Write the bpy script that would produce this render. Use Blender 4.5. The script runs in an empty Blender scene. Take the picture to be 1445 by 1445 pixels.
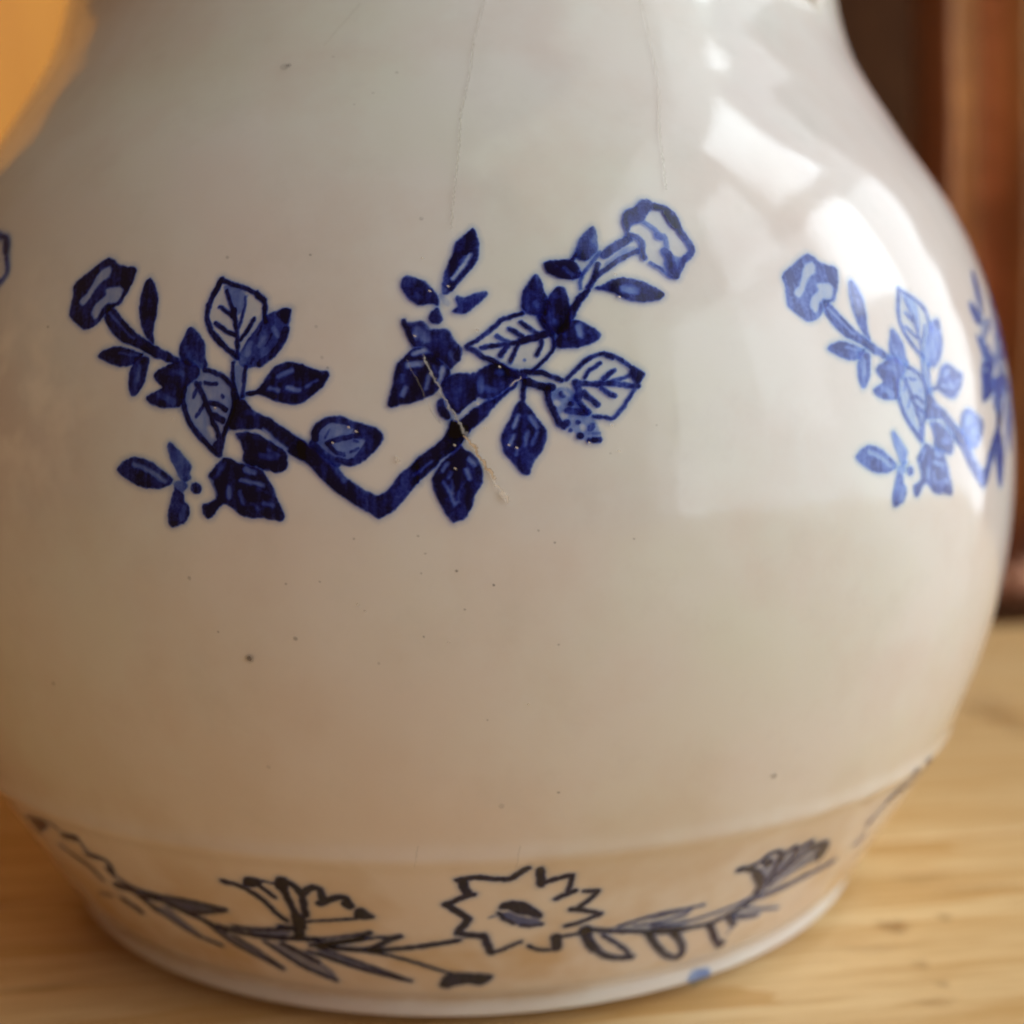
import bpy, math, random
import numpy as np
from mathutils import Vector, Matrix

SC = 0.085                                   # metres per model unit (belly radius of the jug is about 1 unit)
scene = bpy.context.scene
col = scene.collection

# ------------------------------------------------------------------ camera
cam_data = bpy.data.cameras.new('camera')
cam_ob = bpy.data.objects.new('camera', cam_data)
col.objects.link(cam_ob)
CAM_LOC = Vector((0.0, -2.18506, 0.85747)) * SC
c_fwd = Vector((0.042767, 0.995093, -0.089228)).normalized()
c_right = Vector((0.998945, -0.044085, -0.012857)).normalized()
c_up = c_right.cross(c_fwd).normalized()
m = Matrix((c_right, c_up, -c_fwd)).transposed().to_4x4()
m.translation = CAM_LOC
cam_ob.matrix_world = m
cam_data.sensor_width = 36.0
cam_data.lens = 36.0 * 1511.09 / 1445.0
cam_data.clip_start = 0.005
cam_data.clip_end = 50.0
cam_data.dof.use_dof = True
cam_data.dof.focus_distance = 1.205 * SC
cam_data.dof.aperture_fstop = 11.5
cam_data.dof.aperture_blades = 0
scene.camera = cam_ob

# ------------------------------------------------------------------ room light
world = bpy.data.worlds.new('World')
scene.world = world
world.use_nodes = True
bg = world.node_tree.nodes['Background']
bg.inputs['Color'].default_value = (1.0, 0.55, 0.33, 1)
bg.inputs['Strength'].default_value = 0.135

def area_lamp(name, loc, size_y, size_z, radiance, color=(1, 1, 1), target=None):
    """rectangular lamp for the window panes and the added fills at the right, facing the jug"""
    l = bpy.data.lights.new(name, 'AREA')
    l.shape = 'RECTANGLE'
    l.size = size_y * SC
    l.size_y = size_z * SC
    l.energy = radiance * math.pi * l.size * l.size_y
    l.color = color
    o = bpy.data.objects.new(name, l)
    col.objects.link(o)
    o.location = Vector(loc) * SC
    if target is None:
        o.matrix_world = Matrix(((0, 0, 1, loc[0] * SC), (1, 0, 0, loc[1] * SC), (0, 1, 0, loc[2] * SC), (0, 0, 0, 1)))
    else:
        d = (Vector(target) - Vector(loc)).normalized()
        o.rotation_euler = d.to_track_quat('-Z', 'Y').to_euler()
    return o

# lamps shine along local -Z; the matrix above maps local Z to +X, so they shine towards -X
WX = 12.0
PANES = [(-2.9, 2.5, 10.9, 19.0, 3.5), (-1.9, 1.5, 5.6, 9.7, 3.4), (-8.4, -4.2, 9.2, 15.0, 2.3), (-8.4, -4.4, 2.2, 8.0, 0.9)]
for (y0, y1, z0, z1, L) in PANES:
    area_lamp('window_pane_lamp', (WX, (y0 + y1) / 2, (z0 + z1) / 2), y1 - y0, z1 - z0, L, (0.85, 0.935, 1.0))
area_lamp('soft_fill_lamp', (WX + 1.0, -7.0, 12.0), 26.0, 27.0, 0.92, (0.86, 0.94, 1.0))  # broad soft fill added behind the panes to lift the right side
area_lamp('soft_fill_lamp', (WX + 0.6, -5.5, 4.5), 22.0, 11.0, 1.5, (0.84, 0.93, 1.0))  # second added fill, lower down, to brighten the foot
area_lamp('overhead_fill_lamp', (9.0, -5.5, 17.0), 18.0, 12.0, 0.62, (0.88, 1.0, 0.84), target=(0, 0, 0.8))  # added greenish fill from above right, standing in for ceiling bounce

scene.view_settings.view_transform = 'Standard'
scene.view_settings.look = 'None'
scene.view_settings.exposure = 0.14
scene.view_settings.gamma = 1.0
scene.view_settings.use_curve_mapping = False
scene.cycles.max_bounces = 5
scene.cycles.diffuse_bounces = 3
scene.cycles.transparent_max_bounces = 12
scene.cycles.use_denoising = True
scene.cycles.use_adaptive_sampling = True
scene.cycles.adaptive_threshold = 0.04

# ------------------------------------------------------------------ helpers
def tag(o, label=None, cat=None, group=None, kind=None):
    if label: o['label'] = label
    if cat: o['category'] = cat
    if group: o['group'] = group
    if kind: o['kind'] = kind
    return o

def empty(name, loc=(0, 0, 0), parent=None):
    o = bpy.data.objects.new(name, None)
    col.objects.link(o)
    o.location = loc
    o.parent = parent
    o.empty_display_size = 0.02
    return o

def mesh_obj(name, verts, faces, mat, parent=None, normals=None, smooth=True):
    me = bpy.data.meshes.new(name)
    me.from_pydata([tuple(v) for v in verts], [], [tuple(f) for f in faces])
    me.update()
    if smooth:
        me.polygons.foreach_set('use_smooth', [True] * len(me.polygons))
    if normals is not None:
        me.normals_split_custom_set_from_vertices([tuple(n) for n in normals])
    if mat: me.materials.append(mat)
    o = bpy.data.objects.new(name, me)
    col.objects.link(o)
    o.parent = parent
    return o

class NT:
    """small helper for building node materials"""
    def __init__(self, name):
        self.m = bpy.data.materials.new(name)
        self.m.use_nodes = True
        self.t = self.m.node_tree
        self.t.nodes.clear()
        self.out = self.t.nodes.new('ShaderNodeOutputMaterial')
    def n(self, typ, **kw):
        nd = self.t.nodes.new(typ)
        for k, v in kw.items():
            if k.startswith('i_'):
                nd.inputs[k[2:].replace('_', ' ')].default_value = v
            else:
                setattr(nd, k, v)
        return nd
    def l(self, a, b):
        self.t.links.new(a, b)
    def math(self, op, a, b=None, clamp=False):
        nd = self.n('ShaderNodeMath', operation=op, use_clamp=clamp)
        for i, v in enumerate((a, b)):
            if v is None: continue
            if isinstance(v, (int, float)): nd.inputs[i].default_value = v
            else: self.l(v, nd.inputs[i])
        return nd.outputs[0]
    def mix(self, fac, a, b, blend='MIX'):
        nd = self.n('ShaderNodeMix', data_type='RGBA', blend_type=blend)
        for s, v in ((0, fac), (6, a), (7, b)):
            if isinstance(v, (int, float)): nd.inputs[s].default_value = v
            elif isinstance(v, tuple): nd.inputs[s].default_value = v if len(v) == 4 else v + (1,)
            else: self.l(v, nd.inputs[s])
        return nd.outputs[2]
    def noise(self, vec, scale, detail=3, rough=0.5):
        nd = self.n('ShaderNodeTexNoise')
        nd.inputs['Scale'].default_value = scale
        nd.inputs['Detail'].default_value = detail
        nd.inputs['Roughness'].default_value = rough
        if vec is not None: self.l(vec, nd.inputs['Vector'])
        return nd.outputs['Fac']
    def ramp(self, fac, stops, interp='LINEAR'):
        nd = self.n('ShaderNodeValToRGB')
        cr = nd.color_ramp
        cr.interpolation = interp
        while len(cr.elements) < len(stops): cr.elements.new(0.5)
        for e, (p, c) in zip(cr.elements, stops):
            e.position = p
            e.color = c if len(c) == 4 else tuple(c) + (1,)
        self.l(fac, nd.inputs['Fac'])
        return nd.outputs['Color']
    def mapr(self, v, a, b, c, d):
        nd = self.n('ShaderNodeMapRange', clamp=True)
        self.l(v, nd.inputs[0])
        for i, x in enumerate((a, b, c, d)): nd.inputs[i + 1].default_value = x
        return nd.outputs[0]

# ------------------------------------------------------------------ materials
def glaze_bump(t, vec):
    h1 = t.noise(vec, 55.0, 2)
    h2 = t.noise(vec, 420.0, 2)
    h = t.math('ADD', t.math('MULTIPLY', h1, 1.0), t.math('MULTIPLY', h2, 0.05))
    b = t.n('ShaderNodeBump')
    b.inputs['Strength'].default_value = 0.5
    b.inputs['Distance'].default_value = 0.0007
    t.l(h, b.inputs['Height'])
    return b.outputs['Normal']

def glaze_material():
    t = NT('cream_glaze')
    tc = t.n('ShaderNodeTexCoord')
    vec = tc.outputs['Object']
    big = t.noise(vec, 17.0, 4, 0.55)
    mid = t.noise(vec, 60.0, 5, 0.6)
    c = t.ramp(big, [(0.30, (0.73, 0.64, 0.595)), (0.45, (0.745, 0.695, 0.66)), (0.55, (0.74, 0.73, 0.69)), (0.68, (0.71, 0.73, 0.645))])
    c = t.mix(t.mapr(mid, 0.48, 0.74, 0.0, 0.45), c, (0.66, 0.555, 0.49))
    c = t.mix(t.mapr(t.noise(vec, 140.0, 4, 0.65), 0.54, 0.72, 0.0, 0.22), c, (0.60, 0.58, 0.54))
    # old tea-coloured staining that has crept into the glaze around the foot
    sep = t.n('ShaderNodeSeparateXYZ'); t.l(vec, sep.inputs[0])
    low = t.mapr(sep.outputs['Z'], 0.012, 0.034, 1.0, 0.0)
    rimf = t.mapr(sep.outputs['Z'], 0.004, 0.009, 0.0, 1.0)
    blot = t.mapr(t.noise(vec, 70.0, 3, 0.6), 0.43, 0.62, 0.0, 0.8)
    lowst = t.math('MULTIPLY', t.math('MULTIPLY', low, rimf), blot)
    c = t.mix(lowst, c, (0.50, 0.33, 0.15))
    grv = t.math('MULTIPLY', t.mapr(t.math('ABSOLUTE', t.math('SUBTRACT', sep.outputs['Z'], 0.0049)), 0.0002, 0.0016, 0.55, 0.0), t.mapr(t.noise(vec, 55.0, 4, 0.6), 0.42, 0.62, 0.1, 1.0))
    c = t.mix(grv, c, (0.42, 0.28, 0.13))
    c = t.mix(t.math('MULTIPLY', t.mapr(sep.outputs['Z'], 0.020, 0.066, 0.38, 0.0), rimf), c, (0.78, 0.56, 0.38))  # warm bounce from the table painted into the lower belly and band
    # a mottled reflection painted into the glaze as paler blotches on the shaded side
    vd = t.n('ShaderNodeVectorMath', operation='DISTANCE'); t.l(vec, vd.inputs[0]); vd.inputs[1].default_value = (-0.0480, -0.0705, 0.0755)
    painted_refl = t.math('MULTIPLY', t.mapr(vd.outputs['Value'], 0.004, 0.017, 1.0, 0.0), t.mapr(t.noise(vec, 190.0, 2, 0.5), 0.44, 0.64, 0.0, 0.6))
    c = t.mix(painted_refl, c, (0.97, 0.92, 0.84))
    p = t.n('ShaderNodeBsdfPrincipled')
    t.l(c, p.inputs['Base Color'])
    t.l(t.mapr(mid, 0.3, 0.7, 0.065, 0.10), p.inputs['Roughness'])
    p.inputs['IOR'].default_value = 1.5
    t.l(glaze_bump(t, vec), p.inputs['Normal'])
    t.l(p.outputs[0], t.out.inputs[0])
    return t.m

def print_material(name, stops, speckle=0.44, rough=0.09, purple=False):
    """transfer print under the glaze: the ink attribute of the mesh says how thick the ink lies"""
    t = NT(name)
    at = t.n('ShaderNodeAttribute', attribute_name='ink')
    tc = t.n('ShaderNodeTexCoord')
    vec = tc.outputs['Object']
    n1 = t.noise(vec, 2600.0, 2, 0.6)
    n2 = t.noise(vec, 520.0, 3, 0.6)
    n3 = t.noise(vec, 170.0, 2, 0.5)
    k = t.math('ADD', t.mapr(n1, 0.3, 0.7, -0.42 * speckle, 0.42 * speckle), t.mapr(n2, 0.3, 0.7, -0.45 * speckle, 0.45 * speckle))
    k = t.math('ADD', k, t.mapr(n3, 0.35, 0.65, -0.5 * speckle, 0.45 * speckle))
    # fine engraved hatching of the transfer print
    mh = t.n('ShaderNodeMapping'); mh.inputs['Rotation'].default_value = (0.0, math.radians(28), 0.0); mh.inputs['Scale'].default_value = (1500.0, 200.0, 210.0)
    t.l(vec, mh.inputs['Vector'])
    k = t.math('ADD', k, t.mapr(t.noise(mh.outputs[0], 1.0, 1), 0.35, 0.65, -0.55 * speckle, 0.5 * speckle))
    ink = t.math('MULTIPLY', at.outputs['Fac'], t.math('ADD', 1.0, t.math('MULTIPLY', k, 0.55)), clamp=True)
    c = t.ramp(ink, stops)
    if purple:
        c = t.mix(t.math('MULTIPLY', t.mapr(t.noise(vec, 110.0, 2), 0.56, 0.7, 0.0, 0.6), ink), c, (1.0, 0.80, 0.72), 'MULTIPLY')
    # the ink only absorbs (light passes it on the way in and out); the glaze above it keeps its own reflection
    tr = t.n('ShaderNodeBsdfTransparent')
    t.l(c, tr.inputs[0])
    p = t.n('ShaderNodeBsdfPrincipled')
    p.inputs['Base Color'].default_value = (0, 0, 0, 1)
    p.inputs['Roughness'].default_value = rough
    p.inputs['IOR'].default_value = 1.5
    t.l(glaze_bump(t, vec), p.inputs['Normal'])
    sh = t.n('ShaderNodeAddShader')
    t.l(tr.outputs[0], sh.inputs[0]); t.l(p.outputs[0], sh.inputs[1])
    mx = t.n('ShaderNodeMixShader')
    t.l(t.mapr(ink, 0.15, 0.6, 0.0, 1.0), mx.inputs[0])
    t.l(tr.outputs[0], mx.inputs[1]); t.l(sh.outputs[0], mx.inputs[2])
    t.l(mx.outputs[0], t.out.inputs[0])
    return t.m

def mark_material(name, c1, c2, rough, scale=1800.0):
    t = NT(name)
    at = t.n('ShaderNodeAttribute', attribute_name='ink')
    tc = t.n('ShaderNodeTexCoord')
    n1 = t.noise(tc.outputs['Object'], scale, 4, 0.7)
    c = t.mix(t.mapr(n1, 0.35, 0.65, 0.0, 1.0), c1, c2)
    p = t.n('ShaderNodeBsdfPrincipled')
    t.l(c, p.inputs['Base Color']); p.inputs['Roughness'].default_value = rough
    tr = t.n('ShaderNodeBsdfTransparent'); mx = t.n('ShaderNodeMixShader')
    t.l(t.math('MULTIPLY', at.outputs['Fac'], t.mapr(n1, 0.28, 0.5, 0.35, 1.0), clamp=True), mx.inputs[0])
    t.l(tr.outputs[0], mx.inputs[1]); t.l(p.outputs[0], mx.inputs[2])
    t.l(mx.outputs[0], t.out.inputs[0])
    return t.m

def wood_material(name, pale, dark, ring, rough=0.42, spec=0.5, contrast=1.0, axis=0):
    t = NT(name)
    tc = t.n('ShaderNodeTexCoord')
    oi = t.n('ShaderNodeObjectInfo')
    mp = t.n('ShaderNodeMapping')
    sc = [30.0, 30.0, 30.0]; sc[axis] = 2.4
    mp.inputs['Scale'].default_value = sc
    cmb = t.n('ShaderNodeCombineXYZ')
    for i in range(3): t.l(t.math('MULTIPLY', oi.outputs['Random'], 7.0 + 3 * i), cmb.inputs[i])
    t.l(cmb.outputs[0], mp.inputs['Location'])
    t.l(tc.outputs['Object'], mp.inputs['Vector'])
    v = mp.outputs['Vector']
    g1 = t.noise(v, 1.1, 4, 0.55)
    g2 = t.noise(v, 5.0, 5, 0.65)
    g3 = t.noise(v, 22.0, 3, 0.6)
    wv = t.math('FRACT', t.math('MULTIPLY', g1, 7.0))
    wv = t.math('POWER', wv, 2.2)
    c = t.mix(t.math('MULTIPLY', wv, 0.7 * contrast), pale, ring)
    c = t.mix(t.mapr(g2, 0.44, 0.66, 0.0, 0.5 * contrast), c, dark)
    c = t.mix(t.mapr(g3, 0.46, 0.66, 0.0, 0.5 * contrast), c, dark)
    hv = t.n('ShaderNodeHueSaturation')
    t.l(c, hv.inputs['Color'])
    t.l(t.mapr(oi.outputs['Random'], 0, 1, 0.95, 1.07), hv.inputs['Value'])
    p = t.n('ShaderNodeBsdfPrincipled')
    t.l(hv.outputs[0], p.inputs['Base Color'])
    p.inputs['Roughness'].default_value = rough
    p.inputs['Specular IOR Level'].default_value = spec
    b = t.n('ShaderNodeBump'); b.inputs['Strength'].default_value = 0.25; b.inputs['Distance'].default_value = 0.0004
    t.l(g2, b.inputs['Height']); t.l(b.outputs[0], p.inputs['Normal'])
    t.l(p.outputs[0], t.out.inputs[0])
    return t.m

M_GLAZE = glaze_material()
INK_STOPS = [(0.0, (1, 1, 1)), (0.12, (0.85, 0.89, 0.96)), (0.35, (0.47, 0.58, 0.90)), (0.60, (0.20, 0.29, 0.71)), (0.80, (0.082, 0.115, 0.45)), (1.0, (0.03, 0.038, 0.18))]
PALE_STOPS = [(0.0, (1, 1, 1)), (0.12, (0.88, 0.93, 0.98)), (0.4, (0.58, 0.70, 0.92)), (0.72, (0.33, 0.45, 0.80)), (0.90, (0.20, 0.29, 0.66)), (1.0, (0.12, 0.18, 0.50))]
BAND_STOPS = [(0.0, (1, 1, 1)), (0.15, (0.82, 0.87, 0.95)), (0.45, (0.33, 0.40, 0.66)), (0.75, (0.095, 0.135, 0.36)), (1.0, (0.03, 0.05, 0.19))]
M_INK = print_material('cobalt_print', INK_STOPS, purple=True)
M_INK_PALE = print_material('pale_cobalt_print', PALE_STOPS)
M_BAND = print_material('slate_print', BAND_STOPS, speckle=0.25)
M_BLOT = print_material('blue_blot', PALE_STOPS)
M_CRACK = mark_material('crack_line', (0.46, 0.42, 0.34), (0.54, 0.50, 0.42), 0.4, 200.0)
M_SCRATCH = mark_material('bare_scratch', (0.60, 0.59, 0.57), (0.22, 0.22, 0.24), 0.75, 1500.0)
M_RUST = mark_material('rusty_scratch', (0.50, 0.30, 0.12), (0.66, 0.52, 0.36), 0.75, 1500.0)
M_CHIP = mark_material('bare_chip', (0.86, 0.80, 0.72), (0.70, 0.60, 0.48), 0.7, 1500.0)
M_SPECK = mark_material('iron_speck', (0.06, 0.045, 0.05), (0.12, 0.085, 0.07), 0.3, 900.0)
M_PINE = wood_material('pine_table', (0.91, 0.66, 0.345), (0.60, 0.325, 0.095), (0.68, 0.38, 0.12))
M_PANEL = wood_material('amber_pine', (0.70, 0.29, 0.04), (0.58, 0.21, 0.026), (0.63, 0.235, 0.03), axis=2, spec=0.15, contrast=0.7)
M_KNOT = mark_material('resin_knot', (0.42, 0.20, 0.05), (0.30, 0.13, 0.035), 0.5, 300.0)
M_WALL = wood_material('dark_stained_wood', (0.085, 0.035, 0.014), (0.04, 0.015, 0.007), (0.06, 0.024, 0.01), rough=0.8, axis=2, spec=0.05)

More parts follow.
